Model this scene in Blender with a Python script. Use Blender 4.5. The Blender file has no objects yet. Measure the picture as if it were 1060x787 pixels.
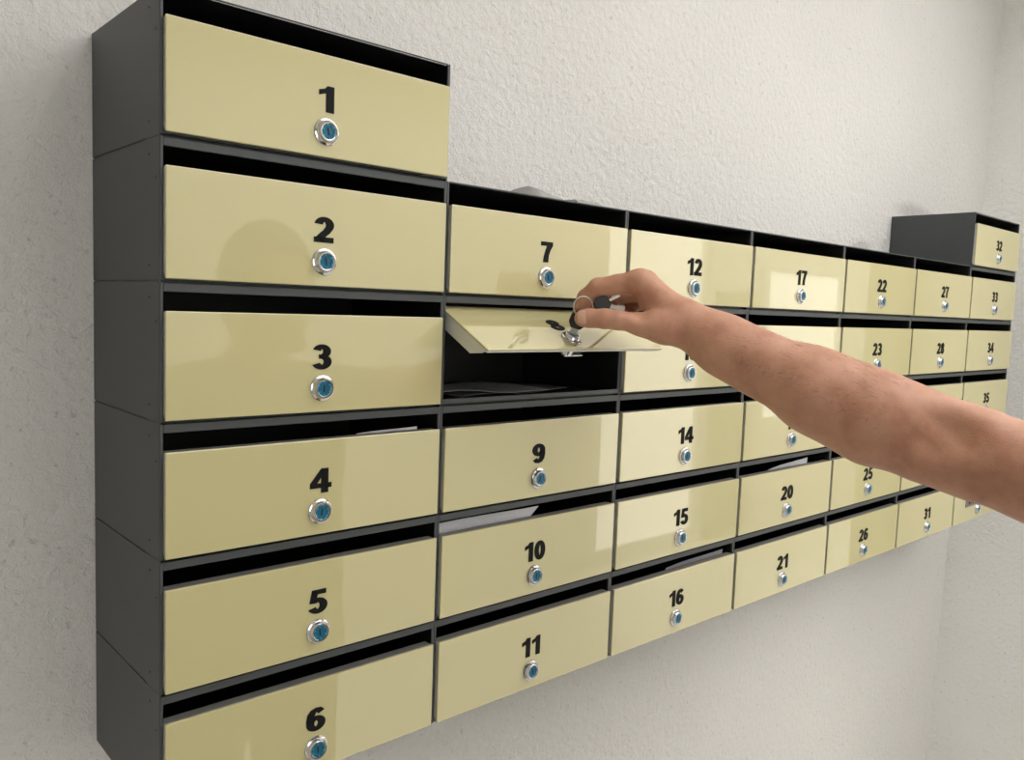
import bpy, bmesh, math, random
import numpy as np
from mathutils import Vector, Matrix
random.seed(4)
sc = bpy.context.scene
COL = sc.collection
PI = math.pi

# ------------------------------------------------------------------ camera
ZT = 1.88                       # height of the top edge of the highest mailbox row
cam_d = bpy.data.cameras.new('camera')
cam = bpy.data.objects.new('camera', cam_d); COL.objects.link(cam)
cam_d.sensor_fit = 'HORIZONTAL'; cam_d.sensor_width = 36.0
cam_d.lens = 860.9531 * 36.0 / 1060.0
cam_d.clip_start = 0.01
R_ = [[0.743374, -0.6678754, 0.0365731], [-0.0308787, -0.0888867, -0.995563], [0.6681629, 0.7389463, -0.0866992]]                        # rows: image right, image down, view direction
r, d, f = (Vector(v) for v in R_)
M = Matrix(((r.x, -d.x, -f.x, -0.24730), (r.y, -d.y, -f.y, -0.71597), (r.z, -d.z, -f.z, -0.25133 + ZT), (0, 0, 0, 1)))
cam.matrix_world = M
sc.camera = cam

# ------------------------------------------------------------------ view, world and large lights
sc.view_settings.view_transform = 'Standard'
sc.view_settings.look = 'None'
sc.view_settings.gamma = 1.0
sc.view_settings.use_curve_mapping = False
sc.view_settings.exposure = 0.0
wd = bpy.data.worlds.new('world'); sc.world = wd; wd.use_nodes = True
wd.node_tree.nodes['Background'].inputs[0].default_value = (1.0, .985, .965, 1)
wd.node_tree.nodes['Background'].inputs[1].default_value = 3.3

def area(name, loc, target, sx, sy, power, color):
    l = bpy.data.lights.new(name, 'AREA'); l.shape = 'RECTANGLE'; l.size = sx; l.size_y = sy
    l.energy = power; l.color = color
    o = bpy.data.objects.new(name, l); COL.objects.link(o); o.location = loc
    o.rotation_euler = (Vector(target) - Vector(loc)).to_track_quat('-Z', 'Y').to_euler()
    return o


# ------------------------------------------------------------------ materials
def newmat(name):
    m = bpy.data.materials.new(name); m.use_nodes = True
    return m, m.node_tree.nodes, m.node_tree.links, m.node_tree.nodes['Principled BSDF']

def mat(name, col, rough=.5, metal=0, spec=.5, coat=0, coat_rough=.03, noise=0, nscale=40, bump=0, bscale=200):
    m, n, l, b = newmat(name)
    b.inputs['Base Color'].default_value = (*col, 1)
    b.inputs['Roughness'].default_value = rough
    b.inputs['Metallic'].default_value = metal
    b.inputs['Specular IOR Level'].default_value = spec
    b.inputs['Coat Weight'].default_value = coat
    b.inputs['Coat Roughness'].default_value = coat_rough; b.inputs['Coat IOR'].default_value = 1.85
    tc = n.new('ShaderNodeTexCoord')
    if noise:
        t = n.new('ShaderNodeTexNoise'); t.inputs['Scale'].default_value = nscale; t.inputs['Detail'].default_value = 4
        l.new(tc.outputs['Object'], t.inputs['Vector'])
        r_ = n.new('ShaderNodeMapRange'); l.new(t.outputs['Fac'], r_.inputs['Value'])
        r_.inputs['To Min'].default_value = 1 - noise; r_.inputs['To Max'].default_value = 1 + noise
        mx = n.new('ShaderNodeMix'); mx.data_type = 'RGBA'; mx.blend_type = 'MULTIPLY'; mx.inputs[0].default_value = 1
        mx.inputs[6].default_value = (*col, 1); l.new(r_.outputs[0], mx.inputs[7]); l.new(mx.outputs[2], b.inputs['Base Color'])
    if bump:
        t = n.new('ShaderNodeTexNoise'); t.inputs['Scale'].default_value = bscale; t.inputs['Detail'].default_value = 3
        l.new(tc.outputs['Object'], t.inputs['Vector'])
        bp = n.new('ShaderNodeBump'); bp.inputs['Strength'].default_value = bump; bp.inputs['Distance'].default_value = .001
        l.new(t.outputs['Fac'], bp.inputs['Height']); l.new(bp.outputs['Normal'], b.inputs['Normal'])
    return m

STAINS = [(1.63, ZT - .085, .07, .022), (1.90, ZT + .022, .13, .030)]
def stucco(name, col, stains=()):
    m, n, l, b = newmat(name)
    b.inputs['Roughness'].default_value = .9; b.inputs['Specular IOR Level'].default_value = .2
    tc = n.new('ShaderNodeTexCoord')
    hts = []
    for s, det, rr in ((95, 5, .65), (330, 4, .6)):
        t = n.new('ShaderNodeTexNoise'); t.inputs['Scale'].default_value = s; t.inputs['Detail'].default_value = det
        t.inputs['Roughness'].default_value = rr; t.inputs['Distortion'].default_value = .6
        l.new(tc.outputs['Object'], t.inputs['Vector']); hts.append(t)
    vo = n.new('ShaderNodeTexVoronoi'); vo.inputs['Scale'].default_value = 95; vo.feature = 'SMOOTH_F1'
    l.new(tc.outputs['Object'], vo.inputs['Vector'])
    a = n.new('ShaderNodeMath'); a.operation = 'MULTIPLY_ADD'; l.new(hts[1].outputs['Fac'], a.inputs[0]); a.inputs[1].default_value = .45
    l.new(hts[0].outputs['Fac'], a.inputs[2])
    a2 = n.new('ShaderNodeMath'); a2.operation = 'MULTIPLY_ADD'; l.new(vo.outputs['Distance'], a2.inputs[0]); a2.inputs[1].default_value = -.5
    l.new(a.outputs[0], a2.inputs[2])
    bp = n.new('ShaderNodeBump'); bp.inputs['Strength'].default_value = 1.2; bp.inputs['Distance'].default_value = .003
    l.new(a2.outputs[0], bp.inputs['Height']); l.new(bp.outputs['Normal'], b.inputs['Normal'])
    # small dark pits and a faint mottling that belong to the plaster itself
    pit = n.new('ShaderNodeTexNoise'); pit.inputs['Scale'].default_value = 130; pit.inputs['Detail'].default_value = 2
    l.new(tc.outputs['Object'], pit.inputs['Vector'])
    cr = n.new('ShaderNodeMapRange'); l.new(pit.outputs['Fac'], cr.inputs['Value'])
    cr.inputs['From Min'].default_value = .66; cr.inputs['From Max'].default_value = .76
    cr.inputs['To Min'].default_value = 1; cr.inputs['To Max'].default_value = .78
    big = n.new('ShaderNodeTexNoise'); big.inputs['Scale'].default_value = 3.0; l.new(tc.outputs['Object'], big.inputs['Vector'])
    br = n.new('ShaderNodeMapRange'); l.new(big.outputs['Fac'], br.inputs['Value']); br.inputs['To Min'].default_value = .95; br.inputs['To Max'].default_value = 1.05
    mm = n.new('ShaderNodeMath'); mm.operation = 'MULTIPLY'; l.new(cr.outputs[0], mm.inputs[0]); l.new(br.outputs[0], mm.inputs[1])
    cur = mm
    sep = n.new('ShaderNodeSeparateXYZ'); l.new(tc.outputs['Object'], sep.inputs[0])
    for (sx, sz, rx, rz) in stains:            # smudges of dirt on the plaster
        def axis(out, c, rr):
            s1 = n.new('ShaderNodeMath'); s1.operation = 'SUBTRACT'; l.new(out, s1.inputs[0]); s1.inputs[1].default_value = c
            s2 = n.new('ShaderNodeMath'); s2.operation = 'DIVIDE'; l.new(s1.outputs[0], s2.inputs[0]); s2.inputs[1].default_value = rr
            s3 = n.new('ShaderNodeMath'); s3.operation = 'MULTIPLY'; l.new(s2.outputs[0], s3.inputs[0]); l.new(s2.outputs[0], s3.inputs[1]); return s3
        q = n.new('ShaderNodeMath'); q.operation = 'ADD'; l.new(axis(sep.outputs['X'], sx, rx).outputs[0], q.inputs[0]); l.new(axis(sep.outputs['Z'], sz, rz).outputs[0], q.inputs[1])
        w = n.new('ShaderNodeMath'); w.operation = 'MULTIPLY_ADD'; l.new(hts[0].outputs['Fac'], w.inputs[0]); w.inputs[1].default_value = 1.4; l.new(q.outputs[0], w.inputs[2])
        rg = n.new('ShaderNodeMapRange'); rg.interpolation_type = 'SMOOTHSTEP'; l.new(w.outputs[0], rg.inputs['Value'])
        rg.inputs['From Min'].default_value = .5; rg.inputs['From Max'].default_value = 1.7; rg.inputs['To Min'].default_value = .72; rg.inputs['To Max'].default_value = 1
        m2 = n.new('ShaderNodeMath'); m2.operation = 'MULTIPLY'; l.new(cur.outputs[0], m2.inputs[0]); l.new(rg.outputs[0], m2.inputs[1]); cur = m2
    mx = n.new('ShaderNodeMix'); mx.data_type = 'RGBA'; mx.blend_type = 'MULTIPLY'; mx.inputs[0].default_value = 1
    mx.inputs[6].default_value = (*col, 1); l.new(cur.outputs[0], mx.inputs[7]); l.new(mx.outputs[2], b.inputs['Base Color'])
    return m

def skin_mat():
    m, n, l, b = newmat('skin')
    tc = n.new('ShaderNodeTexCoord')
    t = n.new('ShaderNodeTexNoise'); t.inputs['Scale'].default_value = 28; t.inputs['Detail'].default_value = 6; t.inputs['Roughness'].default_value = .6
    l.new(tc.outputs['Object'], t.inputs['Vector'])
    cr = n.new('ShaderNodeValToRGB'); l.new(t.outputs['Fac'], cr.inputs[0])
    e = cr.color_ramp.elements
    e[0].position = .32; e[0].color = (.46, .215, .135, 1); e[1].position = .70; e[1].color = (.61, .335, .225, 1)
    k = e.new(.5); k.color = (.555, .285, .185, 1)
    l.new(cr.outputs[0], b.inputs['Base Color'])
    b.inputs['Roughness'].default_value = .52; b.inputs['Specular IOR Level'].default_value = .35
    b.inputs['Subsurface Weight'].default_value = .12; b.inputs['Subsurface Scale'].default_value = .006
    b.inputs['Subsurface Radius'].default_value = (1, .35, .2)
    t2 = n.new('ShaderNodeTexNoise'); t2.inputs['Scale'].default_value = 420; t2.inputs['Detail'].default_value = 4
    l.new(tc.outputs['Object'], t2.inputs['Vector'])
    t3 = n.new('ShaderNodeTexVoronoi'); t3.inputs['Scale'].default_value = 600; l.new(tc.outputs['Object'], t3.inputs['Vector'])
    ad = n.new('ShaderNodeMath'); ad.operation = 'ADD'; l.new(t2.outputs['Fac'], ad.inputs[0]); l.new(t3.outputs['Distance'], ad.inputs[1])
    bp = n.new('ShaderNodeBump'); bp.inputs['Strength'].default_value = .22; bp.inputs['Distance'].default_value = .0005
    l.new(ad.outputs[0], bp.inputs['Height']); l.new(bp.outputs['Normal'], b.inputs['Normal'])
    return m

def emit(name, col, s):
    m, n, l, b = newmat(name)
    b.inputs['Base Color'].default_value = (*col, 1); b.inputs['Emission Color'].default_value = (*col, 1); b.inputs['Emission Strength'].default_value = s
    return m

MT = {
 'wall': stucco('wall_stucco', (.76, .74, .71), STAINS),
 'wall2': stucco('wall_stucco_plain', (.75, .74, .70)),
 'wall_lit': stucco('wall_stucco_end_lit', (.86, .85, .81)),  # same plaster, colour lightened to stand in for light on the end wall
 'floor': mat('floor_stone', (.66, .64, .60), .35, noise=.06, nscale=5),
 'ceiling': mat('ceiling_paint', (.82, .81, .78), .9),
 'steel': mat('dark_grey_powder_coat', (.061, .066, .067), .48, 0, .5, noise=.06, nscale=60),
 'hole': mat('rivet_black', (.008, .008, .008), .6),
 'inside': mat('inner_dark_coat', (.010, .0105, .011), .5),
 'cream': mat('cream_back_painted_glass', (.575, .515, .265), .55, 0, .3, coat=1, coat_rough=.015),
 'tray': mat('zinc_grey_door_tray', (.62, .61, .58), .42, .35, .5, noise=.05, nscale=80),
 'tray_top_shade': mat('door_top_flange_shaded', (.16, .155, .14), .6, noise=.06, nscale=80),  # tray metal darkened, the shade in the slot put into its colour
 'numeral': mat('black_vinyl', (.006, .006, .006), .6, 0, .15),
 'chrome': mat('chrome', (.62, .62, .63), .14, 1),
 'teal': mat('teal_plastic', (.006, .12, .20), .35, 0, .4, noise=.1, nscale=500),
 'teal_light': mat('pale_teal_mark', (.12, .42, .52), .4),
 'plate': mat('brown_grey_plate', (.17, .14, .13), .45, noise=.2, nscale=300),
 'paper': mat('white_paper', (.74, .75, .78), .6),
 'grey_paper': mat('grey_newsprint', (.16, .165, .17), .7, noise=.3, nscale=60),
 'silver_paper': mat('pale_grey_paper', (.42, .43, .45), .5),
 'black_plastic': mat('black_key_plastic', (.012, .012, .013), .4),
 'key_metal': mat('nickel', (.50, .48, .43), .38, 1),
 'skin': skin_mat(),
 'nail': mat('fingernail', (.68, .40, .30), .3, 0, .5),
 'shirt': mat('olive_cotton', (.10, .12, .075), .9, noise=.1, nscale=30),
 'trousers': mat('dark_denim', (.03, .04, .06), .9, noise=.15, nscale=60),
 'shoe': mat('black_leather', (.02, .02, .02), .5),
 'hair': mat('dark_brown_hair', (.025, .016, .010), .6, bump=.6, bscale=300),
 'arm_hair': mat('arm_hair_brown', (.05, .022, .012), .6),
 'eye': mat('eye_white', (.8, .8, .78), .2), 'iris': mat('iris_brown', (.05, .025, .01), .2),
 'white_frame': mat('white_window_frame', (.75, .75, .72), .5),
 'green_door': mat('grey_green_door_paint', (.30, .31, .22), .6),
 'pane': emit('daylight_frosted_pane', (1, .98, .93), 1.2),
 'lamp': emit('lamp_diffuser', (1, .98, .94), 1.0),
 'plastic': None,
}
m, n, l, b = newmat('clear_crumpled_plastic')
b.inputs['Base Color'].default_value = (.62, .62, .60, 1); b.inputs['Roughness'].default_value = .25; b.inputs['Alpha'].default_value = .55
MT['plastic'] = m

# ------------------------------------------------------------------ mesh helpers
class MB:
    def __init__(s): s.v = []; s.f = []; s.m = []; s.mats = []
    def slot(s, m):
        if m not in s.mats: s.mats.append(m)
        return s.mats.index(m)
    def add(s, vs, fs, m):
        k = len(s.v); i = s.slot(m); s.v += [tuple(v) for v in vs]
        for f in fs: s.f.append([k + j for j in f]); s.m.append(i)
    def box(s, x0, x1, y0, y1, z0, z1, m):
        s.add([(x, y, z) for x in (x0, x1) for y in (y0, y1) for z in (z0, z1)],
              [(0, 1, 3, 2), (4, 6, 7, 5), (0, 4, 5, 1), (2, 3, 7, 6), (0, 2, 6, 4), (1, 5, 7, 3)], m)
    def rbox(s, x0, x1, y0, y1, z0, z1, m, r=.001, seg=2):
        bm = bmesh.new(); bmesh.ops.create_cube(bm, size=1)
        for v in bm.verts: v.co = Vector(((x0 + x1) / 2 + v.co.x * (x1 - x0), (y0 + y1) / 2 + v.co.y * (y1 - y0), (z0 + z1) / 2 + v.co.z * (z1 - z0)))
        bmesh.ops.bevel(bm, geom=bm.edges[:], offset=min(r, .45 * min(x1 - x0, y1 - y0, z1 - z0)), segments=seg, affect='EDGES', profile=.5)
        s.bm(bm, m)
    def bm(s, bm, m, mtx=None):
        bm.verts.ensure_lookup_table(); bm.verts.index_update()
        s.add([(mtx @ v.co) if mtx else v.co[:] for v in bm.verts], [[v.index for v in f.verts] for f in bm.faces], m); bm.free()
    def prism(s, pts, m, y0, y1):                     # polygon in XZ, given thickness in Y
        n_ = len(pts)
        s.add([(p[0], y0, p[1]) for p in pts] + [(p[0], y1, p[1]) for p in pts],
              [list(range(n_)), list(range(2 * n_ - 1, n_ - 1, -1))] + [[i, i + n_, (i + 1) % n_ + n_, (i + 1) % n_] for i in range(n_)], m)
    def lathe(s, prof, m, seg=40, cap=True):          # profile (radius, y) turned round the Y axis
        vs = []; fs = []
        for (r_, y) in prof:
            for i in range(seg): a = 2 * PI * i / seg; vs.append((r_ * math.cos(a), y, r_ * math.sin(a)))
        for j in range(len(prof) - 1):
            for i in range(seg): fs.append([j * seg + i, j * seg + (i + 1) % seg, (j + 1) * seg + (i + 1) % seg, (j + 1) * seg + i])
        if cap: fs.append(list(range((len(prof) - 1) * seg, len(prof) * seg)))
        s.add(vs, fs, m)
    def tube(s, pts, r_, m, seg=10, closed=False):
        pts = [Vector(p) for p in pts]; n_ = len(pts); vs = []; fs = []
        up = Vector((.31, .2, .93)).normalized()
        for i, p in enumerate(pts):
            t = (pts[(i + 1) % n_] - pts[i - 1]) if closed else (pts[min(i + 1, n_ - 1)] - pts[max(i - 1, 0)])
            t.normalize(); a = t.cross(up).normalized(); b_ = t.cross(a)
            rr = r_[i] if isinstance(r_, (list, tuple)) else r_
            for j in range(seg): q = 2 * PI * j / seg; vs.append(p + (a * math.cos(q) + b_ * math.sin(q)) * rr)
        for i in range(n_ if closed else n_ - 1):
            for j in range(seg): fs.append([i * seg + j, i * seg + (j + 1) % seg, ((i + 1) % n_) * seg + (j + 1) % seg, ((i + 1) % n_) * seg + j])
        if not closed: fs += [list(range(seg)), list(range((n_ - 1) * seg, n_ * seg))]
        s.add(vs, fs, m)
    def mesh(s, name, smooth=False):
        me = bpy.data.meshes.new(name); me.from_pydata(s.v, [], s.f)
        for m_ in s.mats: me.materials.append(MT[m_])
        me.polygons.foreach_set('material_index', s.m)
        bm = bmesh.new(); bm.from_mesh(me); bmesh.ops.recalc_face_normals(bm, faces=bm.faces[:]); bm.to_mesh(me); bm.free()
        if smooth:
            me.polygons.foreach_set('use_smooth', [True] * len(me.polygons)); me.set_sharp_from_angle(angle=math.radians(35))
        me.update(); return me

def obj(name, me, parent=None, loc=(0, 0, 0), rot=(0, 0, 0)):
    o = bpy.data.objects.new(name, me); COL.objects.link(o); o.parent = parent; o.location = loc; o.rotation_euler = rot
    return o
def tag(o, label, cat=None, group=None):
    o['label'] = label
    if cat: o['category'] = cat
    if group: o['group'] = group
    return o
def thing(name, label, cat, loc, group=None):
    o = obj(name, None, None, loc); o.empty_display_size = .02
    return tag(o, label, cat, group)
def struct(name, mb, smooth=False):
    o = obj(name, mb.mesh(name, smooth)); o['kind'] = 'structure'; return o

# ------------------------------------------------------------------ the setting
D = 0.1873                       # mailboxes are this deep; the wall stands behind them
XC_T, XC_B = 2.392, 2.262     # the right-hand corner leans a little (top, bottom)
ZC = 2.72                     # ceiling
ZR = 0.0
b_ = MB(); b_.box(-1.8, 2.55, D, D + .15, 0, ZC, 'wall'); struct('wall_north', b_)
b_ = MB()
def xc(z): return XC_B + (XC_T - XC_B) * z / ZC
b_.add([(xc(0), -.45, 0), (xc(ZC), -.45, ZC), (xc(0), D, 0), (xc(ZC), D, ZC), (2.55, -.45, 0), (2.55, -.45, ZC), (2.55, D, 0), (2.55, D, ZC)],
       [(0, 1, 3, 2), (4, 6, 7, 5), (0, 4, 5, 1), (2, 3, 7, 6), (0, 2, 6, 4), (1, 5, 7, 3)], 'wall_lit')
struct('wall_east', b_)
YS = -2.75
b_ = MB(); b_.box(-1.95, -1.8, YS, D + .15, 0, ZC, 'wall2'); struct('wall_west', b_)
b_ = MB(); b_.box(-1.95, 8.75, YS - .15, D + 2, -.1, 0, 'floor'); struct('floor', b_)
# unseen ceiling with a long opening added to let sky light in
b_ = MB(); SX0, SX1, SY0, SY1 = .3, 7.6, -2.4, -.35
b_.box(-1.95, SX0, YS - .15, D + 2, ZC, ZC + .1, 'ceiling'); b_.box(SX1, 8.75, YS - .15, D + 2, ZC, ZC + .1, 'ceiling')
b_.box(SX0, SX1, YS - .15, SY0, ZC, ZC + .1, 'ceiling'); b_.box(SX0, SX1, SY1, D + 2, ZC, ZC + .1, 'ceiling'); struct('ceiling', b_)
# opposite wall with a tall window towards the lobby
W0, W1, WZ0, WZ1 = 3.62, 4.72, .04, 2.45
V0, V1, VZ0, VZ1 = -1.1, .05, .95, 2.2      # unseen opening added behind the viewer's left for fill light
b_ = MB(); b_.box(-1.95, V0, YS - .15, YS, 0, ZC, 'wall2'); b_.box(V1, W0, YS - .15, YS, 0, ZC, 'wall2'); b_.box(V0, V1, YS - .15, YS, 0, VZ0, 'wall2'); b_.box(V0, V1, YS - .15, YS, VZ1, ZC, 'wall2'); b_.box(W1, 8.75, YS - .15, YS, 0, ZC, 'wall2')
b_.box(W0, W1, YS - .15, YS, 0, WZ0, 'wall2'); b_.box(W0, W1, YS - .15, YS, WZ1, ZC, 'wall2'); struct('wall_south', b_)
b_ = MB(); 
for (x0, x1, z0, z1) in ((W0, W0 + .05, WZ0, WZ1), (W1 - .05, W1, WZ0, WZ1), (W0 + .05, W1 - .05, WZ0, WZ0 + .05), (W0 + .05, W1 - .05, WZ1 - .05, WZ1)):
    b_.rbox(x0, x1, YS - .08, YS - .02, z0, z1, 'white_frame', .004)
wf = struct('window_1', b_)
b_ = MB()
for (x0, x1, z0, z1) in ((V0, V0 + .05, VZ0, VZ1), (V1 - .05, V1, VZ0, VZ1), (V0 + .05, V1 - .05, VZ0, VZ0 + .05), (V0 + .05, V1 - .05, VZ1 - .05, VZ1)):
    b_.rbox(x0, x1, YS - .08, YS - .02, z0, z1, 'white_frame', .004)
struct('fill_opening', b_)  # frame round the opening added for fill light
b_ = MB(); b_.box(W0 + .05, W1 - .05, YS - .06, YS - .05, WZ0 + .05, WZ1 - .05, 'pane'); obj('pane', b_.mesh('pane'), wf)
# the lobby beyond: a narrow grey-green door, a glazed entrance door, the end walls
XE = 8.6
b_ = MB(); b_.box(XE, XE + .15, YS - .15, D + 2, 0, ZC, 'wall2'); struct('wall_lobby', b_)
b_ = MB(); b_.box(2.55, XE, D + 1.85, D + 2, 0, ZC, 'wall2'); struct('wall_lobby_north', b_)
b_ = MB(); b_.rbox(4.80, 5.24, YS + .001, YS + .045, 0, 1.80, 'green_door', .004); dr = struct('door_2', b_)
g0, g1 = 5.36, 6.60
b_ = MB()
for (x0, x1, z0, z1) in ((g0, g0 + .07, .0, 2.05), (g1 - .07, g1, .0, 2.05), (g0 + .07, g1 - .07, .0, .86), (g0 + .07, g1 - .07, 1.98, 2.05)):
    b_.rbox(x0, x1, YS + .001, YS + .05, z0, z1, 'white_frame', .004)
dr = struct('door_1', b_)
b_ = MB(); b_.box(g0 + .07, g1 - .07, YS + .01, YS + .02, .86, 1.98, 'pane'); obj('pane', b_.mesh('pane'), dr)
b_ = MB(); b_.lathe([(.045, 0), (.045, .012), (.03, .02), (.03, .05), (.04, .065), (.0, .075)], 'chrome', 24, False); obj('door_handle', b_.mesh('door_handle', True), dr, (g1 - .035, YS + .05, 1.1))
b_ = MB(); b_.rbox(2.27, 2.40, -.475, -.36, 0, ZC, 'green_door', .004); struct('trim_1', b_)



# ------------------------------------------------------------------ numerals
def pen(path, sx=.265, sz=.195, closed=False):
    """a broad-nibbed stroke along a centre line, as a flat polygon strip"""
    n_ = len(path); L, R = [], []
    for i in range(n_):
        if closed: a, c = path[i - 1], path[(i + 1) % n_]
        else: a, c = path[max(i - 1, 0)], path[min(i + 1, n_ - 1)]
        tx, tz = c[0] - a[0], c[1] - a[1]; q = math.hypot(tx, tz) or 1; nx, nz = -tz / q, tx / q
        L.append((path[i][0] + nx * sx / 2, path[i][1] + nz * sz / 2)); R.append((path[i][0] - nx * sx / 2, path[i][1] - nz * sz / 2))
    return [([L[i], L[(i + 1) % n_], R[(i + 1) % n_], R[i]]) for i in range(n_ if closed else n_ - 1)]
def ell(cx, cz, rx, rz, a0, a1, n_=20): return [(cx + rx * math.cos(math.radians(a0 + (a1 - a0) * i / n_)), cz + rz * math.sin(math.radians(a0 + (a1 - a0) * i / n_))) for i in range(n_ + 1)]
def ring(cx, cz, rx, rz): return pen(ell(cx, cz, rx, rz, 0, 360, 28)[:-1], closed=True)
def rot9(polys): return [[(.66 - x, 1 - z) for x, z in p] for p in polys]
G = {}
G['0'] = ring(.33, .5, .195, .4)
G['1'] = [[(.31, 1), (.53, 1), (.53, 0), (.27, 0), (.27, .72), (.31, .8)], [(.04, .62), (.27, .72), (.31, .8), (.31, 1), (.22, .88), (.04, .82)]]
G['2'] = pen(ell(.33, .68, .185, .22, 172, -28, 22) + [(.40, .42), (.26, .27), (.14, .10)]) + [[(0, 0), (.64, 0), (.64, .21), (.0, .21)]]
G['3'] = pen(ell(.32, .72, .17, .185, 165, -80, 20)) + pen(ell(.32, .30, .195, .205, 85, -160, 22)) + [[(.22, .43), (.40, .43), (.40, .60), (.22, .60)]]
G['4'] = [[(.37, 0), (.61, 0), (.61, 1), (.37, 1)], [(0, .20), (.72, .20), (.72, .40), (0, .40)], [(0, .40), (.23, .40), (.44, .74), (.37, 1)]]
G['5'] = [[(.12, .80), (.60, .80), (.60, 1), (.12, 1)], [(.04, .46), (.25, .44), (.33, .86), (.12, 1)]] + pen(ell(.32, .33, .20, .235, 130, -160, 26))
G['6'] = ring(.33, .32, .195, .225) + pen([(.135, .33), (.13, .5), (.16, .72), (.23, .85), (.33, .90), (.43, .88), (.51, .77)])
G['7'] = [[(.03, .80), (.63, .80), (.63, 1), (.03, 1)], [(.35, .82), (.63, .82), (.52, .60), (.44, .34), (.42, 0), (.16, 0), (.19, .30), (.26, .58)]]
G['8'] = ring(.33, .725, .165, .18) + ring(.33, .29, .195, .195)
G['9'] = rot9(G['6'])
NH = .0240
def numeral_mesh(txt):
    b = MB(); adv = .70; tot = adv * len(txt) - .04
    if '1' in txt: tot = sum(.60 if c == '1' else .70 for c in txt) - .04
    x = -tot / 2
    for c in txt:
        for p in G[c]: b.prism([((x + q[0]) * NH * (1.34 if len(txt) == 1 else 1.16), (q[1] - .5) * NH) for q in p], 'numeral', -.0006, .0002)
        x += .60 if c == '1' else adv
    return b.mesh('door_number')

# ------------------------------------------------------------------ mailboxes
H = .12
COLX = [0.0000, 0.2971, 0.5909, 0.8852, 1.1832, 1.4804, 1.7796, 2.0732]
DT = .0246                    # the slot: door top sits this far below the top of its box
DH = .0930                    # door height
PROUD = .0064                 # glass stands this far in front of the case
def case_mesh(w, lip, outer):
    b = MB(); t = .0012; g = .00015
    for sx in (0, 1):
        x0, x1 = (g, t) if sx == 0 else (w - t, w - g)
        b.box(x0, x1, 0, .032, g, H - g, 'steel'); b.box(x0, x1, .032, D - .001, .0008, H - .0008, 'steel')
        xi0, xi1 = (t, t + .0002) if sx == 0 else (w - t - .0002, w - t)
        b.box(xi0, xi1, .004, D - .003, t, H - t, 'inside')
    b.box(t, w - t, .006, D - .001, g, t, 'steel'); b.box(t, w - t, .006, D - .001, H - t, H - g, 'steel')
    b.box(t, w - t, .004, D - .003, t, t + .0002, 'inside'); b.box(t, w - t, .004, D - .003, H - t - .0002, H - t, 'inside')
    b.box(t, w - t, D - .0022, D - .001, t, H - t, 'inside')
    # folded front edges
    b.rbox(g, .0029, -.0006, .0012, .0009, H - .0009, 'steel', .0006); b.rbox(w - .0036, w - g, -.0006, .0012, .0009, H - .0009, 'steel', .0006)
    b.rbox(.0029, w - .0036, -.0006, .0030, .0014, .0068, 'steel', .0006)
    if lip: b.rbox(.0029, w - .0036, -.0008, .0030, H - .0086, H - .0012, 'steel', .0006)
    else: b.rbox(.0029, w - .0036, -.0006, .0012, H - .0016, H - .0003, 'steel', .0004)
    if outer:
        for (y, z, r_) in ((.0245, .0135, .0011), (.0245, H - .0135, .0011), (.0085, H - .034, .0008)):
            bm = bmesh.new(); bmesh.ops.create_cone(bm, cap_ends=True, segments=12, radius1=r_, radius2=r_, depth=.0006)
            b.bm(bm, 'hole', Matrix.Translation((g, y, z)) @ Matrix.Rotation(PI / 2, 4, 'Y'))
    return b.mesh('case')
def tray_mesh(w):                              # door local frame: x across, z down from the top edge, y away from the viewer
    b = MB(); x0, x1 = .0032, w - .0050; f, bk = .0026, .0185
    for (a, c) in ((x0, x0 + .001), (x1 - .001, x1)):
        b.add([(xx, y, z) for xx in (a, c) for (y, z) in ((f, -.0006), (bk, -.003), (bk, -.070), (f + .006, -.086), (f, -.0922))],
              [(0, 1, 2, 3, 4), (5, 9, 8, 7, 6)] + [(i, i + 5, (i + 1) % 5 + 5, (i + 1) % 5) for i in range(5)], 'tray')
    b.box(x0 + .001, x1 - .001, f, f + .001, -.0925, -.0006, 'tray')
    b.box(x0 + .001, x1 - .001, f + .001, bk - .004, -.0016, -.0006, 'tray_top_shade')
    b.box(x0 + .001, x1 - .001, f + .001, f + .002, -.0920, -.0905, 'tray')
    return b.mesh('door')
def glass_mesh(w):
    b = MB(); b.rbox(.0028, w - .0046, 0, .0025, -DH, 0, 'cream', .0009, 2); return b.mesh('glass_panel')
lb = MB(); lb.lathe([(.0124, 0), (.0127, -.0006), (.0123, -.0013), (.0110, -.0018), (.0104, -.0022), (.0094, -.0053), (.0088, -.0059), (.0080, -.0059), (.0077, -.0050), (.0, -.0030)], 'chrome', 40, False)
LOCK = lb.mesh('lock_ring', True)
lb = MB(); lb.lathe([(.0077, -.0030), (.0077, -.0045), (.0072, -.0049), (.0052, -.0049), (.0049, -.0044), (.0, -.0044)], 'teal', 36, False)
lb.rbox(-.0009, .0009, -.0048, -.0040, -.0034, .0034, 'hole', .0004)
for a in (30, 90, 150, 210, 270, 330):
    ca, sa = math.cos(math.radians(a)), math.sin(math.radians(a))
    bm = bmesh.new(); bmesh.ops.create_cube(bm, size=1)
    lb.bm(bm, 'teal_light', Matrix.Translation((.0062 * ca, -.0050, .0062 * sa)) @ Matrix.Rotation(-math.radians(a), 4, 'Y') @ Matrix.Diagonal((.0012, .0004, .0007, 1)))
CORE = lb.mesh('lock_core', True)
lb = MB(); lb.lathe([(.0085, .0), (.0085, .016), (.0065, .017), (.0, .017)], 'chrome', 24, False)
lb.rbox(-.005, .026, .0172, .0192, -.005, .005, 'chrome', .001)
CAM = lb.mesh('lock_cam', True)

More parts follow.
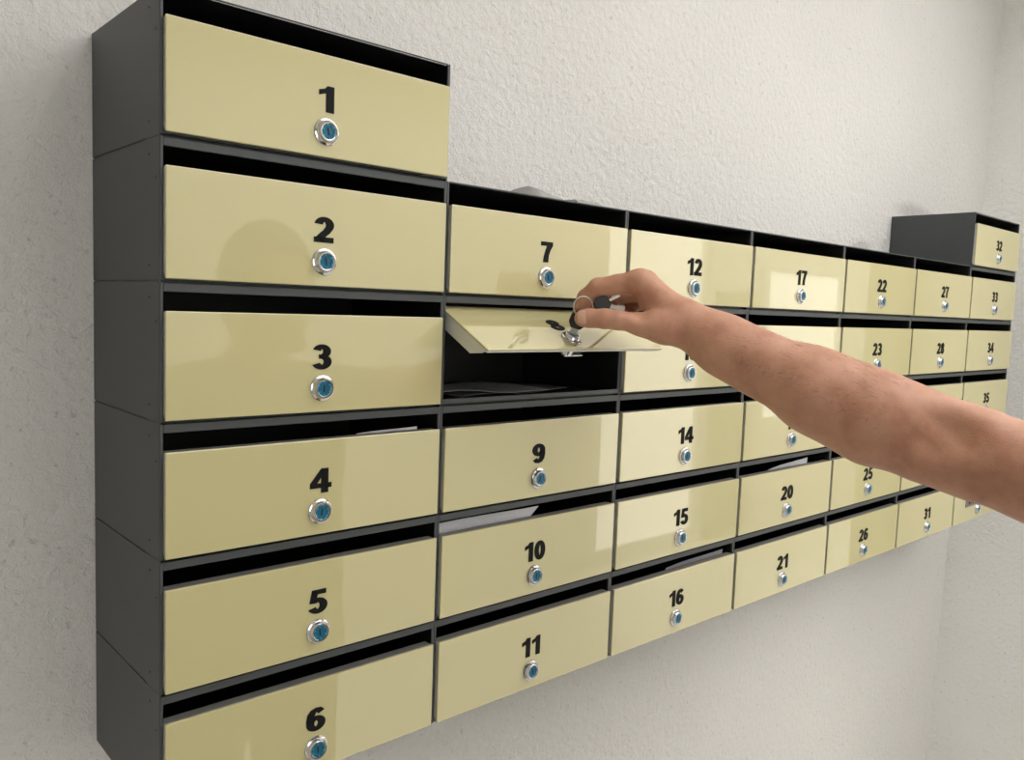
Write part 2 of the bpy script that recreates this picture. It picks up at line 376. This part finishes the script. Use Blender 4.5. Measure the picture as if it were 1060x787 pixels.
grid = []
for r_ in range(6): grid.append((0, r_, r_ + 1))
num = 7
for c in range(1, 6):
    for r_ in range(1, 6): grid.append((c, r_, num)); num += 1
for r_ in range(6): grid.append((6, r_, 32 + r_))
EXTRA = {1: 'cream mailbox door marked 1, top of the tall left column',
 4: 'cream mailbox door marked 4, a white paper edge showing in its slot',
 8: 'mailbox marked 8, its cream door swung open with a key in the lock',
 10: 'cream mailbox marked 10, a white sheet filling the left of its slot',
 16: 'cream mailbox marked 16, grey paper in the right of its slot',
 20: 'cream mailbox marked 20, a curled white paper poking from its slot',
 32: 'cream mailbox marked 32, standing alone above the row at far right',
 37: 'cream mailbox with a small dark plate above its lock, no plain numeral'}
WHERE = {0: 'in the tall leftmost column', 1: 'in the second column', 2: 'in the third column', 3: 'in the fourth column', 4: 'in the fifth column', 5: 'in the sixth column', 6: 'in the narrowest-looking last column'}
cache = {}
for c, r_, num in grid:
    w = COLX[c + 1] - COLX[c]
    top = (r_ == 0) or (r_ == 1 and 1 <= c <= 5)
    lab = EXTRA.get(num, 'cream glass mailbox marked %d %s' % (num, WHERE[c]))
    t = thing('mailbox', lab, 'mailbox', (COLX[c], 0, ZT - (r_ + 1) * H), 'numbered cream mailboxes on the wall')
    outer = c == 0 or num == 32
    key = (c, not top, outer)
    if key not in cache: cache[key] = case_mesh(w, not top, outer)
    if (c, 't') not in cache: cache[(c, 't')] = tray_mesh(w); cache[(c, 'g')] = glass_mesh(w)
    tag(obj('case', cache[key], t), 'dark grey steel case')
    if num == 8: loc, rot = (0, .0102, .36 - .2516), (-math.radians(62.5), 0, 0)
    else: loc, rot = (0, -PROUD, H - DT), (random.uniform(-.0012, .0012), 0, 0)
    d_ = obj('door', cache[(c, 't')], t, loc, rot)
    obj('glass_panel', cache[(c, 'g')], d_)
    lx, lz = w * (.503, .494, .487, .484, .486, .496, .500)[c], -.0702
    obj('lock_ring', LOCK, d_, (lx, 0, lz)); 
    obj('lock_core', CORE, d_, (lx, 0, lz), (0, random.uniform(-.25, .25), 0))
    if num == 8: obj('lock_cam', CAM, d_, (lx, .0026, lz))
    if num != 37:
        o = obj('door_number', numeral_mesh(str(num)), d_, (lx - .0005, 0, lz + .0300))
    else:
        b_ = MB(); b_.rbox(-.068, .068, -.0012, .0, -.0115, .0115, 'plate', .0008)
        o = obj('door_plate', b_.mesh('door_plate'), d_, (lx - .008, 0, lz + .0235)); tag(o, 'small brown-grey plate')
        b_ = MB()
        for i in range(9): b_.rbox(-.050 + i * .0115, -.050 + i * .0115 + (.0065, .0045, .0070)[i % 3], -.0015, -.0010, -.0055, .0055, 'numeral', .0003)
        obj('lettering', b_.mesh('lettering'), d_, (lx - .008, 0, lz + .0235))

def box_origin(num):
    for c, r_, k in grid:
        if k == num: return Vector((COLX[c], 0, ZT - (r_ + 1) * H)), COLX[c + 1] - COLX[c]

# ------------------------------------------------------------------ post in the slots
def sheet(name, pts, m, thick=.0006):
    """pts: grid rows of points (list of lists); a thin sheet with thickness"""
    nr, nc = len(pts), len(pts[0]); vs = [Vector(p) for row in pts for p in row]; b = MB()
    nrm = []
    for i in range(nr):
        for j in range(nc):
            a = Vector(pts[min(i + 1, nr - 1)][j]) - Vector(pts[max(i - 1, 0)][j]); c = Vector(pts[i][min(j + 1, nc - 1)]) - Vector(pts[i][max(j - 1, 0)])
            q = a.cross(c); q.normalize(); nrm.append(q)
    V = [v + n_ * thick / 2 for v, n_ in zip(vs, nrm)] + [v - n_ * thick / 2 for v, n_ in zip(vs, nrm)]; N = nr * nc; F = []
    for i in range(nr - 1):
        for j in range(nc - 1):
            k = i * nc + j; F.append([k, k + 1, k + nc + 1, k + nc]); F.append([k + N, k + nc + N, k + nc + 1 + N, k + 1 + N])
    edge = [(i * nc, (i + 1) * nc) for i in range(nr - 1)] + [((i + 1) * nc - 1, (i + 2) * nc - 1) for i in range(nr - 1)] + [(j, j + 1) for j in range(nc - 1)] + [((nr - 1) * nc + j, (nr - 1) * nc + j + 1) for j in range(nc - 1)]
    for a, c in edge: F.append([a, c, c + N, a + N])
    b.add(V, F, m); return obj(name, b.mesh(name, True))
def leaning(num, x0, x1, y0, ztop0, ztop1, m, name, label, cat, cut=0, lean=.02):
    o, w = box_origin(num); rows = []
    for j in range(5):
        s = j / 4; row = []
        for i in range(13):
            u = i / 12; x = x0 + (x1 - x0) * u - cut * (1 - s) * u
            zt = ztop0 + (ztop1 - ztop0) * u
            row.append((o.x + x, y0 + lean * (1 - s) ** 1.4 + .002 * math.sin(u * 5), o.z + .002 + (zt - .002) * s))
        rows.append(row)
    so = sheet(name, rows, m); tag(so, label, cat); return so
zd = H - DT
leaning(10, .0045, .165, .0125, zd + .0095, zd + .0098, 'paper', 'letter', 'large white letter standing in the slot of mailbox 10', 'letter', .11)
leaning(4, .2, .274, .012, zd - .0006, zd + .0022, 'paper', 'letter', 'white paper edge just showing in the slot of mailbox 4', 'letter', 0)
leaning(16, .14, .282, .013, zd - .0005, zd + .0048, 'silver_paper', 'leaflet', 'pale grey leaflet rising to the right in the slot of mailbox 16', 'leaflet', 0)
leaning(20, .11, .235, .012, zd - .001, zd + .0088, 'paper', 'leaflet', 'curled white leaflet poking up in the slot of mailbox 20', 'leaflet', -.004)
o8, w8 = box_origin(8)
def flat(name, x0, y0, w, dd, ang, z, m, label, cat):
    rows = []
    for j in range(4):
        row = []
        for i in range(7):
            x = w * (i / 6 - .5); y = dd * (j / 3 - .5)
            row.append((o8.x + x0 + x * math.cos(ang) - y * math.sin(ang), y0 + x * math.sin(ang) + y * math.cos(ang), o8.z + z + .0018 * math.sin(i * 1.3 + j)))
        rows.append(row)
    tag(sheet(name, rows, m), label, cat)
flat('leaflet', .14, .098, .20, .12, .12, .0045, 'grey_paper', 'dark grey printed leaflet lying flat at the bottom of open mailbox 8', 'leaflet')
flat('newsletter', .12, .076, .14, .10, -.30, .0085, 'silver_paper', 'folded grey newsletter lying on top of the leaflet inside open mailbox 8', 'paper')

# ------------------------------------------------------------------ odds and ends on top of the cabinets
def crumple(x0, x1, y0, y1, z, h, name, label, cat, m='plastic', prof=None, seed=1):
    rnd = random.Random(seed); rows = []; nx, ny = 14, 6
    for j in range(ny):
        row = []
        for i in range(nx):
            u, v = i / (nx - 1), j / (ny - 1)
            e = math.sin(PI * v) ** .6 * (prof(u) if prof else math.sin(PI * u) ** .5)
            row.append((x0 + (x1 - x0) * u, y0 + (y1 - y0) * v, z + .0012 + h * e * (.75 + .25 * rnd.random())))
        rows.append(row)
    o = sheet(name, rows, m, .0006); tag(o, label, cat); return o
zt1 = ZT - H + .0004
crumple(COLX[1] + 0.1646, COLX[1] + 0.2474, .03, .12, zt1, .025, 'plastic_wrapper', 'crumpled clear grey plastic wrapper lying on top of mailbox 7', 'wrapper', prof=lambda u: max(0, min(u / .15, 1) * (1 - .75 * u)), seed=3)
crumple(COLX[1] + 0.2406, COLX[1] + 0.3003, .03, .09, zt1, .012, 'plastic_bag', 'flat clear plastic bag end beside the crumpled wrapper above mailbox 7', 'bag', prof=lambda u: 1 if u < .9 else .5, seed=5)
crumple(0.1581, 0.1815, .03, .07, ZT + .0004, .01, 'plastic_scrap', 'small crumpled plastic scrap on top of mailbox 1, nearer the left', 'scrap', seed=7)
crumple(0.2265, 0.2478, .03, .07, ZT + .0004, .01, 'paper_scrap', 'small crumpled paper scrap on top of mailbox 1, nearer the right end', 'scrap', m='silver_paper', seed=9)
crumple(COLX[6] + .042, COLX[6] + .052, .10, .112, ZT + .0004, .007, 'plaster_crumb', 'tiny white plaster crumb on top of mailbox 32', 'crumb', m='paper', seed=11)

# ------------------------------------------------------------------ person
class SDF:
    """round cones and ellipsoids melted together; fingers melt only into the palm"""
    def __init__(s): s.base = []; s.groups = []; s.cut = []
    @staticmethod
    def cone(P, a, b_, ra, rb):
        a = np.array(a); ba = np.array(b_) - a; l2 = max(ba @ ba, 1e-12)
        h = np.clip(((P - a) @ ba) / l2, 0, 1)
        return np.linalg.norm(P - a - h[:, None] * ba, axis=1) - (ra + (rb - ra) * h)
    @staticmethod
    def ell(P, c, rr, rot):
        q = P - np.array(c)
        if rot is not None: q = q @ np.array(rot)
        rr = np.array(rr); k0 = np.linalg.norm(q / rr, axis=1); k1 = np.linalg.norm(q / rr ** 2, axis=1) + 1e-9
        return k0 * (k0 - 1) / k1
    def prim(s, P, p): return s.cone(P, *p[1:5]) if p[0] == 'c' else s.ell(P, *p[1:4])
    @staticmethod
    def smin(a, b_, k):
        h = np.clip(.5 + .5 * (b_ - a) / k, 0, 1); return b_ * (1 - h) + a * h - k * h * (1 - h)
    def near(s, P, p, f, k):                  # melt only where it matters
        if p[0] == 'c': a, b_, R = np.array(p[1]), np.array(p[2]), max(p[3], p[4])
        else: a = b_ = np.array(p[1]); R = max(p[2])
        lo, hi = np.minimum(a, b_) - R - .06, np.maximum(a, b_) + R + .06
        m = np.all((P > lo) & (P < hi), axis=1)
        if m.any(): f[m] = s.smin(f[m], s.prim(P[m], p), k)
        return m
    def __call__(s, P):
        f = np.full(len(P), 1.0)
        for p in s.base: s.near(P, p, f, p[-1])
        out = f.copy()
        for g in s.groups:
            gf = np.full(len(P), 1.0)
            for p in g[1]: s.near(P, p, gf, p[-1])
            out = np.minimum(out, s.smin(f, gf, g[0]))
        for p in s.cut:
            m = np.linalg.norm(P - (np.array(p[1])), axis=1) < .08
            if m.any(): out[m] = -s.smin(-out[m], s.prim(P[m], p), p[-1])
        return out
    def prims(s): return s.base + [p for g in s.groups for p in g[1]]
    def build(s, name, voxel, iters=3, clip=None):
        bm = bmesh.new()
        for p in s.prims():
            if p[0] == 'c':
                a, b_ = Vector(p[1]), Vector(p[2]); L = (b_ - a).length
                q = (b_ - a).to_track_quat('Z', 'Y').to_matrix().to_4x4() if L > 1e-6 else Matrix.Identity(4)
                rings = []
                prof = []
                for i in range(7): t_ = -PI / 2 + PI / 2 * i / 6; prof.append((p[3] * math.cos(t_), p[3] * math.sin(t_)))
                for i in range(7): t_ = PI / 2 * i / 6; prof.append((p[4] * math.cos(t_), L + p[4] * math.sin(t_)))
                for (rr, z) in prof:
                    rings.append([bm.verts.new(Matrix.Translation(a) @ q @ Vector((max(rr, 1e-5) * math.cos(2 * PI * j / 16), max(rr, 1e-5) * math.sin(2 * PI * j / 16), z))) for j in range(16)])
                for i in range(len(rings) - 1):
                    for j in range(16): bm.faces.new((rings[i][j], rings[i][(j + 1) % 16], rings[i + 1][(j + 1) % 16], rings[i + 1][j]))
                bm.faces.new(rings[0][::-1]); bm.faces.new(rings[-1])
            else:
                R = Matrix(p[3]).to_4x4() if p[3] is not None else Matrix.Identity(4)
                r0 = bmesh.ops.create_uvsphere(bm, u_segments=24, v_segments=14, radius=1)
                for v in r0['verts']: v.co = Vector(p[1]) + (R @ Vector((v.co.x * p[2][0], v.co.y * p[2][1], v.co.z * p[2][2])))
        me = bpy.data.meshes.new(name + '_rough'); bm.to_mesh(me); bm.free()
        o = bpy.data.objects.new(name + '_rough', me); COL.objects.link(o)
        md = o.modifiers.new('r', 'REMESH'); md.mode = 'VOXEL'; md.voxel_size = voxel; md.use_smooth_shade = True
        dg = bpy.context.evaluated_depsgraph_get()
        res = bpy.data.meshes.new_from_object(o.evaluated_get(dg)); bpy.data.objects.remove(o); bpy.data.meshes.remove(me)
        n_ = len(res.vertices); co = np.empty(n_ * 3, np.float32); res.vertices.foreach_get('co', co); P = co.reshape(-1, 3).astype(float)
        e = .0006; T = np.array([(1, -1, -1), (-1, -1, 1), (-1, 1, -1), (1, 1, 1)], float)
        for it in range(iters):
            fs = [s(P + e * t) for t in T]
            g = sum(f_[:, None] * t for f_, t in zip(fs, T)) / (4 * e); f0 = sum(fs) / 4
            gn = np.linalg.norm(g, axis=1, keepdims=True); gn[gn < .2] = .2
            P = P - np.clip(f0, -.02, .02)[:, None] * g / gn ** 2
        if clip is not None: P = clip(P)
        res.vertices.foreach_set('co', P.astype(np.float32).ravel()); res.update(); res.name = name
        res.polygons.foreach_set('use_smooth', [True] * len(res.polygons)); return res, P
def V3(x, y, z): return (x, y, z)
Rs = SDF()
SH = (.615, -.69, 1.43)                                   # right shoulder
W_ = (0.5098, -0.1596, 1.6171)
# forearm and upper arm
Rs.base += [
 ('c', W_, (0.5319, -0.2000, 1.5928), .0215, .0235, .02), ('c', (0.5101, -0.1565, 1.6223), (0.5365, -0.1964, 1.6010), .0195, .0215, .02),
 ('c', (0.5319, -0.2000, 1.5928), (0.5532, -0.2391, 1.5732), .0240, .0275, .035), ('c', (0.5532, -0.2390, 1.5753), (0.5744, -0.2878, 1.5522), .0275, .0350, .035), ('c', (0.5744, -0.2878, 1.5533), (0.5967, -0.3375, 1.5314), .0350, .0405, .035),
 ('c', (0.5967, -0.3375, 1.5314), (0.6157, -0.3838, 1.5145), .0430, .0415, .02), ('c', (0.6157, -0.3838, 1.5145), (0.6328, -0.4236, 1.5025), .0415, .0415, .02),
 ('c', (0.6328, -0.4236, 1.5025), (0.6495, -0.4742, 1.4885), .0415, .0425, .02), ('c', (0.6495, -0.4742, 1.4885), SH, .0425, .056, .02),
 ('c', (0.5875, -0.2712, 1.5646), (0.6313, -0.3472, 1.5315), .024, .030, .03),
 ('c', (0.5586, -0.2885, 1.5409), (0.5857, -0.3387, 1.5174), .022, .026, .03),
]
# palm: carpus and the metacarpals
Rs.base += [
 ('c', (0.5125, -0.1560, 1.6223), (0.4819, -0.1156, 1.6618), .0195, .0140, .008), ('c', (0.5239, -0.1505, 1.6191), (0.5009, -0.1084, 1.6621), .0190, .0135, .008),
 ('c', (0.5337, -0.1463, 1.6147), (0.5216, -0.1035, 1.6553), .0180, .0130, .008), ('c', (0.5401, -0.1445, 1.6103), (0.5400, -0.1024, 1.6447), .0170, .0120, .008),
 ('c', (0.5073, -0.1603, 1.6150), (0.4898, -0.1502, 1.6122), .0200, .0175, .010), ('c', (0.4898, -0.1501, 1.6133), (0.4710, -0.1302, 1.6154), .0170, .0120, .008),
 ('c', (0.5017, -0.1452, 1.6314), (0.4860, -0.1247, 1.6390), .0150, .0090, .008),
 ('c', (0.5248, -0.1366, 1.6175), (0.5193, -0.1125, 1.6309), .0170, .0140, .010),
 ('c', (0.5122, -0.1468, 1.6058), (0.4938, -0.1367, 1.6085), .0130, .0110, .008),
]
def chain(pts, k=.003): return [('c', pts[i][0], pts[i + 1][0], pts[i][1], pts[i + 1][1], k) for i in range(len(pts) - 1)]
thumb = chain([((0.4820, -0.1429, 1.6139), .0140), ((0.4625, -0.1248, 1.6182), .0112), ((0.4522, -0.1127, 1.6192), .0108), ((0.4443, -0.1000, 1.6202), .0110), ((0.4353, -0.0851, 1.6201), .0104), ((0.4316, -0.0791, 1.6198), .0096)])
index = chain([((0.4827, -0.1162, 1.6624), .0142), ((0.4688, -0.0959, 1.6590), .0112), ((0.4562, -0.0769, 1.6551), .0106), ((0.4534, -0.0609, 1.6433), .0092), ((0.4535, -0.0555, 1.6322), .0086), ((0.4531, -0.0549, 1.6222), .0078)])
middle = chain([((0.5009, -0.1084, 1.6621), .0140), ((0.4881, -0.0852, 1.6571), .0115), ((0.4750, -0.0647, 1.6508), .0110), ((0.4780, -0.0570, 1.6351), .0095), ((0.4855, -0.0688, 1.6266), .0085)])
ring_f = chain([((0.5216, -0.1035, 1.6553), .0135), ((0.5093, -0.0793, 1.6512), .0110), ((0.4985, -0.0623, 1.6438), .0105), ((0.5012, -0.0639, 1.6280), .0092), ((0.5043, -0.0809, 1.6229), .0082)])
little = chain([((0.5400, -0.1024, 1.6447), .0120), ((0.5300, -0.0803, 1.6417), .0098), ((0.5201, -0.0668, 1.6343), .0092), ((0.5200, -0.0722, 1.6218), .0082), ((0.5198, -0.0871, 1.6200), .0074)])
Rs.groups = [(.009, thumb), (.007, index), (.006, middle), (.006, ring_f), (.006, little)]
Rs.cut = [('c', (0.4577, -0.1275, 1.6393), (0.4605, -0.1351, 1.6301), .007, .007, .012),
          ('c', (0.5770, -0.4191, 1.5271), (0.5711, -0.4110, 1.5154), .020, .015, .026), ('c', (0.5762, -0.4069, 1.5088), (0.5716, -0.3970, 1.4890), .005, .004, .008)]
HANDONLY = list(Rs.base), list(Rs.groups)
# trunk, legs, other arm, head (world metres, floor at 0; faces the mailboxes)
bx, by = .44, -.80
Rs.base += [
 ('c', (bx + .17, by + .07, 1.44), (bx + .03, by, 1.46), .052, .060, .04), ('c', (bx - .17, by - .03, 1.43), (bx - .03, by, 1.46), .052, .060, .04),
 ('c', (bx + .07, by, 1.36), (bx + .06, by + .01, 1.10), .110, .095, .04), ('c', (bx - .07, by - .01, 1.36), (bx - .06, by, 1.10), .110, .095, .04),
 ('c', (bx + .07, by, 1.10), (bx + .08, by, .94), .095, .105, .04), ('c', (bx - .07, by, 1.10), (bx - .08, by, .94), .095, .105, .04),
 ('c', (bx + .09, by, .92), (bx + .11, by + .01, .50), .088, .056, .03), ('c', (bx + .11, by + .01, .50), (bx + .12, by - .01, .10), .054, .038, .03),
 ('c', (bx - .09, by, .92), (bx - .11, by - .01, .50), .088, .056, .03), ('c', (bx - .11, by - .01, .50), (bx - .12, by - .03, .10), .054, .038, .03),
 ('c', (bx + .12, by - .02, .055), (bx + .13, by + .14, .035), .042, .030, .02), ('c', (bx - .12, by - .04, .055), (bx - .13, by + .12, .035), .042, .030, .02),
 ('c', (bx, by, 1.46), (bx + .01, by + .03, 1.57), .058, .054, .03),
 ('e', (bx + .012, by + .045, 1.655), (.074, .094, .110), None, .02), ('e', (bx + .014, by + .085, 1.600), (.052, .058, .060), None, .02),
 ('c', (bx + .018, by + .130, 1.665), (bx + .018, by + .150, 1.630), .008, .013, .008),
 ('c', (bx - .002, by + .138, 1.592), (bx + .034, by + .138, 1.592), .008, .008, .006), ('c', (bx, by + .132, 1.552), (bx + .03, by + .132, 1.552), .016, .016, .02),
 ('e', (bx - .062, by + .045, 1.650), (.008, .020, .032), None, .006), ('e', (bx + .088, by + .045, 1.650), (.008, .020, .032), None, .006),
]
la = [(bx - .19, by - .03, 1.42), (bx - .25, by - .05, 1.15), (bx - .23, by + .03, .90), (bx - .225, by + .055, .83)]
Rs.base += [('c', la[0], la[1], .050, .040, .03), ('c', la[1], la[2], .040, .026, .02), ('c', la[2], la[3], .026, .030, .02)]
for i in range(4):
    y = la[3][1] - .028 + .019 * i
    Rs.groups.append((.006, chain([((la[3][0], y, .825), .011), ((la[3][0] + .004, y + .004, .775 - (.006 if i in (1, 2) else 0)), .009), ((la[3][0] + .016, y + .004, .745 - (.008 if i in (1, 2) else 0)), .0075)])))
Rs.groups.append((.008, chain([((la[3][0] + .012, la[3][1] + .02, .86), .013), ((la[3][0] + .022, la[3][1] + .05, .82), .010), ((la[3][0] + .024, la[3][1] + .058, .785), .0085)])))
body_me, BP = Rs.build('person', .0026)
body_me.materials.clear(); body_me.materials.append(MT['skin'])
person = obj('person', body_me)
tag(person, 'person in an olive t-shirt reaching a bare arm to the open mailbox 8', 'person')

def cloth(name, prims, m, voxel, clip, label):
    s = SDF(); s.base = prims; me, _ = s.build(name, voxel, 2, clip); me.materials.clear(); me.materials.append(MT[m]); o = obj(name, me, person); tag(o, label); return o
ex = .009
tors = [p for p in Rs.base if False]
E1 = (0.6635, -0.5222, 1.4756)
shirt = [
 ('c', (bx + .17, by + .07, 1.44), (bx + .03, by, 1.46), .062, .066, .04), ('c', (bx - .17, by - .03, 1.43), (bx - .03, by, 1.46), .062, .066, .04),
 ('c', (bx + .07, by, 1.36), (bx + .065, by + .01, 1.10), .122, .112, .04), ('c', (bx - .07, by - .01, 1.36), (bx - .065, by, 1.10), .122, .112, .04),
 ('c', (bx + .065, by, 1.10), (bx + .08, by, .92), .112, .120, .04), ('c', (bx - .065, by, 1.10), (bx - .08, by, .92), .112, .120, .04),
 ('c', SH, tuple(np.array(SH) * .48 + np.array(E1) * .52), .066, .060, .03),
 ('c', la[0], (bx - .235, by - .045, 1.24), .060, .056, .03)]
def shirt_clip(P):
    P = P.copy(); P[:, 2] = np.clip(P[:, 2], .86, 1.512); return P
cloth('shirt', shirt, 'shirt', .006, shirt_clip, 'olive short-sleeved t-shirt')
tr = [('c', (bx + .07, by, 1.00), (bx + .08, by, .92), .104, .112, .03), ('c', (bx - .07, by, 1.00), (bx - .08, by, .92), .104, .112, .03),
 ('c', (bx + .09, by, .92), (bx + .11, by + .01, .50), .098, .070, .03), ('c', (bx + .11, by + .01, .50), (bx + .12, by - .01, .09), .070, .060, .03),
 ('c', (bx - .09, by, .92), (bx - .11, by - .01, .50), .098, .070, .03), ('c', (bx - .11, by - .01, .50), (bx - .12, by - .03, .09), .070, .060, .03)]
def tr_clip(P):
    P = P.copy(); P[:, 2] = np.clip(P[:, 2], .075, 1.0); return P
cloth('trousers', tr, 'trousers', .007, tr_clip, 'dark blue trousers')
for sx, yy in ((.12, 0), (-.12, -.02)):
    def sc_(P):
        P = P.copy(); P[:, 2] = np.clip(P[:, 2], .0, .2); return P
    cloth('shoe', [('c', (bx + sx, by - .03 + yy, .052), (bx + sx * 1.06, by + .15 + yy, .040), .050, .040, .02), ('c', (bx + sx, by - .03 + yy, .052), (bx + sx, by - .02 + yy, .085), .048, .046, .02)], 'shoe', .006, sc_, 'black shoe')
def hair_clip(P):
    P = P.copy(); c = np.array((bx + .012, by + .045, 1.655)); d_ = P - c
    low = (P[:, 2] < 1.66) & (P[:, 1] > by + .03); P[low] = c + d_[low] * .88
    front = (P[:, 1] > by + .115) & (P[:, 2] < 1.715); P[front] = c + (P[front] - c) * .88
    return P
cloth('hair', [('e', (bx + .012, by + .038, 1.668), (.082, .102, .108), None, .02), ('e', (bx + .012, by - .01, 1.625), (.070, .060, .075), None, .02)], 'hair', .004, hair_clip, 'short dark hair')
for ex_ in (-.016, .045):
    b_ = MB(); bm = bmesh.new(); bmesh.ops.create_uvsphere(bm, u_segments=16, v_segments=10, radius=.0115); b_.bm(bm, 'eye')
    bm = bmesh.new(); bmesh.ops.create_uvsphere(bm, u_segments=12, v_segments=8, radius=.006); b_.bm(bm, 'iris', Matrix.Translation((0, .0075, 0)))
    obj('eye', b_.mesh('eye', True), person, (bx + ex_, by + .1165, 1.658))

# thumb nail, seen from the side of the hand
VIEW = Vector((0.4129, -0.0959, 1.6206)) - Vector((0.4862, -0.0270, 1.6197)); VIEW.normalize()
def nail(tip, root, nrm, r_, length, name='nail', phi=48):
    tip, root = Vector(tip), Vector(root); t_ = (tip - root).normalized(); n_ = (nrm - t_ * nrm.dot(t_)).normalized(); w_ = t_.cross(n_)
    rows = []
    for i in range(9):
        u = i / 8; row = []
        for j in range(11):
            a = math.radians(-phi + 2 * phi * j / 10) * math.sqrt(max(.02, 1 - (abs(u - .5) * 2) ** 3.2 * .8))
            rad = r_ * (1 - .12 * max(0, u - .4) ** 1.2)
            row.append(tip + t_ * (-length * .62 + length * u) + (w_ * math.sin(a) + n_ * math.cos(a)) * rad - n_ * (.0022 * max(0, u - .5)))
        rows.append(row)
    nr, nc = 9, 11; b = MB(); vs = [p for row in rows for p in row]
    b.add(vs, [[i * nc + j, i * nc + j + 1, (i + 1) * nc + j + 1, (i + 1) * nc + j] for i in range(nr - 1) for j in range(nc - 1)], 'nail')
    o = obj(name, b.mesh(name, True), person); sm = o.modifiers.new('s', 'SOLIDIFY'); sm.thickness = .0006; sm.offset = 0
    tag(o, 'pale thumb nail'); return o
nail((0.4316, -0.0791, 1.6198), (0.4443, -0.1000, 1.6202), VIEW + Vector((0, 0, .10)), .0106, .0120, phi=44)

# fine dark hairs along the forearm
hb = MB(); rnd = random.Random(12)
A0, A1 = np.array((0.5319, -0.2000, 1.5928)), np.array((0.6157, -0.3838, 1.5145)); ax_ = (A1 - A0) / np.linalg.norm(A1 - A0)
tt = ((BP - A0) @ ax_) / np.linalg.norm(A1 - A0)
camv = np.array(VIEW); upv = np.array((0, 0, 1.0))
rad = BP - A0 - ((BP - A0) @ ax_)[:, None] * ax_
rl = np.linalg.norm(rad, axis=1)
ok = np.where((tt > .02) & (tt < .80) & (rl < .06) & ((rad @ upv) / (rl + 1e-9) > -.1) & ((rad @ camv) / (rl + 1e-9) > .1))[0]
for k in range(1300):
    i = ok[rnd.randrange(len(ok))]; p = Vector(BP[i]); nn = Vector(rad[i] / rl[i])
    d1 = (-Vector(ax_) * rnd.uniform(-.3, .9) + nn * rnd.uniform(.02, .12) + Vector((0, 0, -.5 + rnd.uniform(-.5, .5)))).normalized()
    d1 = (d1 - nn * max(0, -d1.dot(nn)) + nn * .06).normalized()
    L = rnd.uniform(.005, .011)
    hb.tube([p - nn * .0005, p + d1 * L * .5, p + d1 * L - nn * L * .15], [.0001, .00008, .00003], 'arm_hair', 3)
o = obj('arm_hair', hb.mesh('arm_hair'), person); o['kind'] = 'stuff'; tag(o, 'fine dark hairs on the forearm')

# ------------------------------------------------------------------ keys
th = math.radians(62.5)
nrm = Vector((0, -math.cos(th), math.sin(th))); dn = Vector((0, -math.sin(th), -math.cos(th)))
Lk = Vector((COLX[1] + (COLX[2] - COLX[1]) * .49, .0102, ZT - .2516)) + dn * .0702
def key_mesh(name, head='black_plastic', bl=.022, hw=.0105, hl=.022, bw=.0042):
    b = MB()                                        # blade runs along -Z from the origin, head along +Z
    b.rbox(-bw, bw, -.001, .001, -bl, .002, 'key_metal', .0005)
    for i in range(4): b.box(bw, bw + .0009 * (1 + i % 2), -.0008, .0008, -bl * (.95 - .18 * i), -bl * (.95 - .18 * i) + bl * .1, 'key_metal')
    b2 = MB(); bm = bmesh.new(); bmesh.ops.create_circle(bm, cap_ends=True, segments=6, radius=1)
    pts = [(-hw * .55, 0), (hw * .55, 0), (hw, hl * .28), (hw, hl * .75), (hw * .55, hl), (-hw * .55, hl), (-hw, hl * .75), (-hw, hl * .28)]; bm.free()
    b2.prism(pts, head, -.0021, .0021)
    return b, b2
def place_key(label, origin, zdir, xdir, head='black_plastic', bl=.022, hw=.0105, hl=.022, bw=.0042):
    b, b2 = key_mesh('key', head, bl, hw, hl, bw)
    z = Vector(zdir).normalized(); x = (Vector(xdir) - z * Vector(xdir).dot(z)).normalized(); y = z.cross(x)
    t = thing('key', label, 'key', origin); t.rotation_euler = Matrix((x, y, z)).transposed().to_euler()
    o = obj('blade', b.mesh('blade'), t); tag(o, 'nickel blade'); o = obj('key_head', b2.mesh('key_head'), t)
    md = o.modifiers.new('b', 'BEVEL'); md.width = .001; md.segments = 2
    return t
RIGHT = Vector((0.5127, -0.1453, 1.6230)) - Vector((0.4324, -0.0732, 1.6191))
place_key('black-headed key standing in the lock of mailbox 8, between thumb and finger', Lk + nrm * .0135, nrm, RIGHT, bl=.0075, hw=.0100, hl=.022)
place_key('black-headed key hanging on the ring behind the thumb, blade to the palm', (0.4640, -0.0883, 1.6409), Vector((0.4509, -0.0771, 1.6359)) - Vector((0.4641, -0.0880, 1.6452)), (0, 0, 1), bl=.013, hw=.0090, hl=.018, bw=.0016)
place_key('plain nickel key lying on the thumb side under the black-headed key', (0.4701, -0.0907, 1.6329), Vector((0.4571, -0.0789, 1.6339)) - Vector((0.4733, -0.0938, 1.6315)), (0, 0, 1), head='key_metal', bl=.012, hw=.0040, hl=.014, bw=.0028)
c0 = Vector((0.4364, -0.0738, 1.6327)); u_ = (Vector((0.4456, -0.0789, 1.6368)) - c0).normalized(); v_ = (Vector((0.4349, -0.0738, 1.6439)) - c0); v_ = (v_ - u_ * v_.dot(u_)).normalized()
rb = MB(); rb.tube([c0 + (u_ * math.cos(a) + v_ * math.sin(a)) * .0112 for a in [2 * PI * i / 40 for i in range(40)]], .0008, 'key_metal', 8, True)
o = obj('key_ring', rb.mesh('key_ring', True)); tag(o, 'thin nickel split ring looping over the thumb and holding the keys', 'key ring')
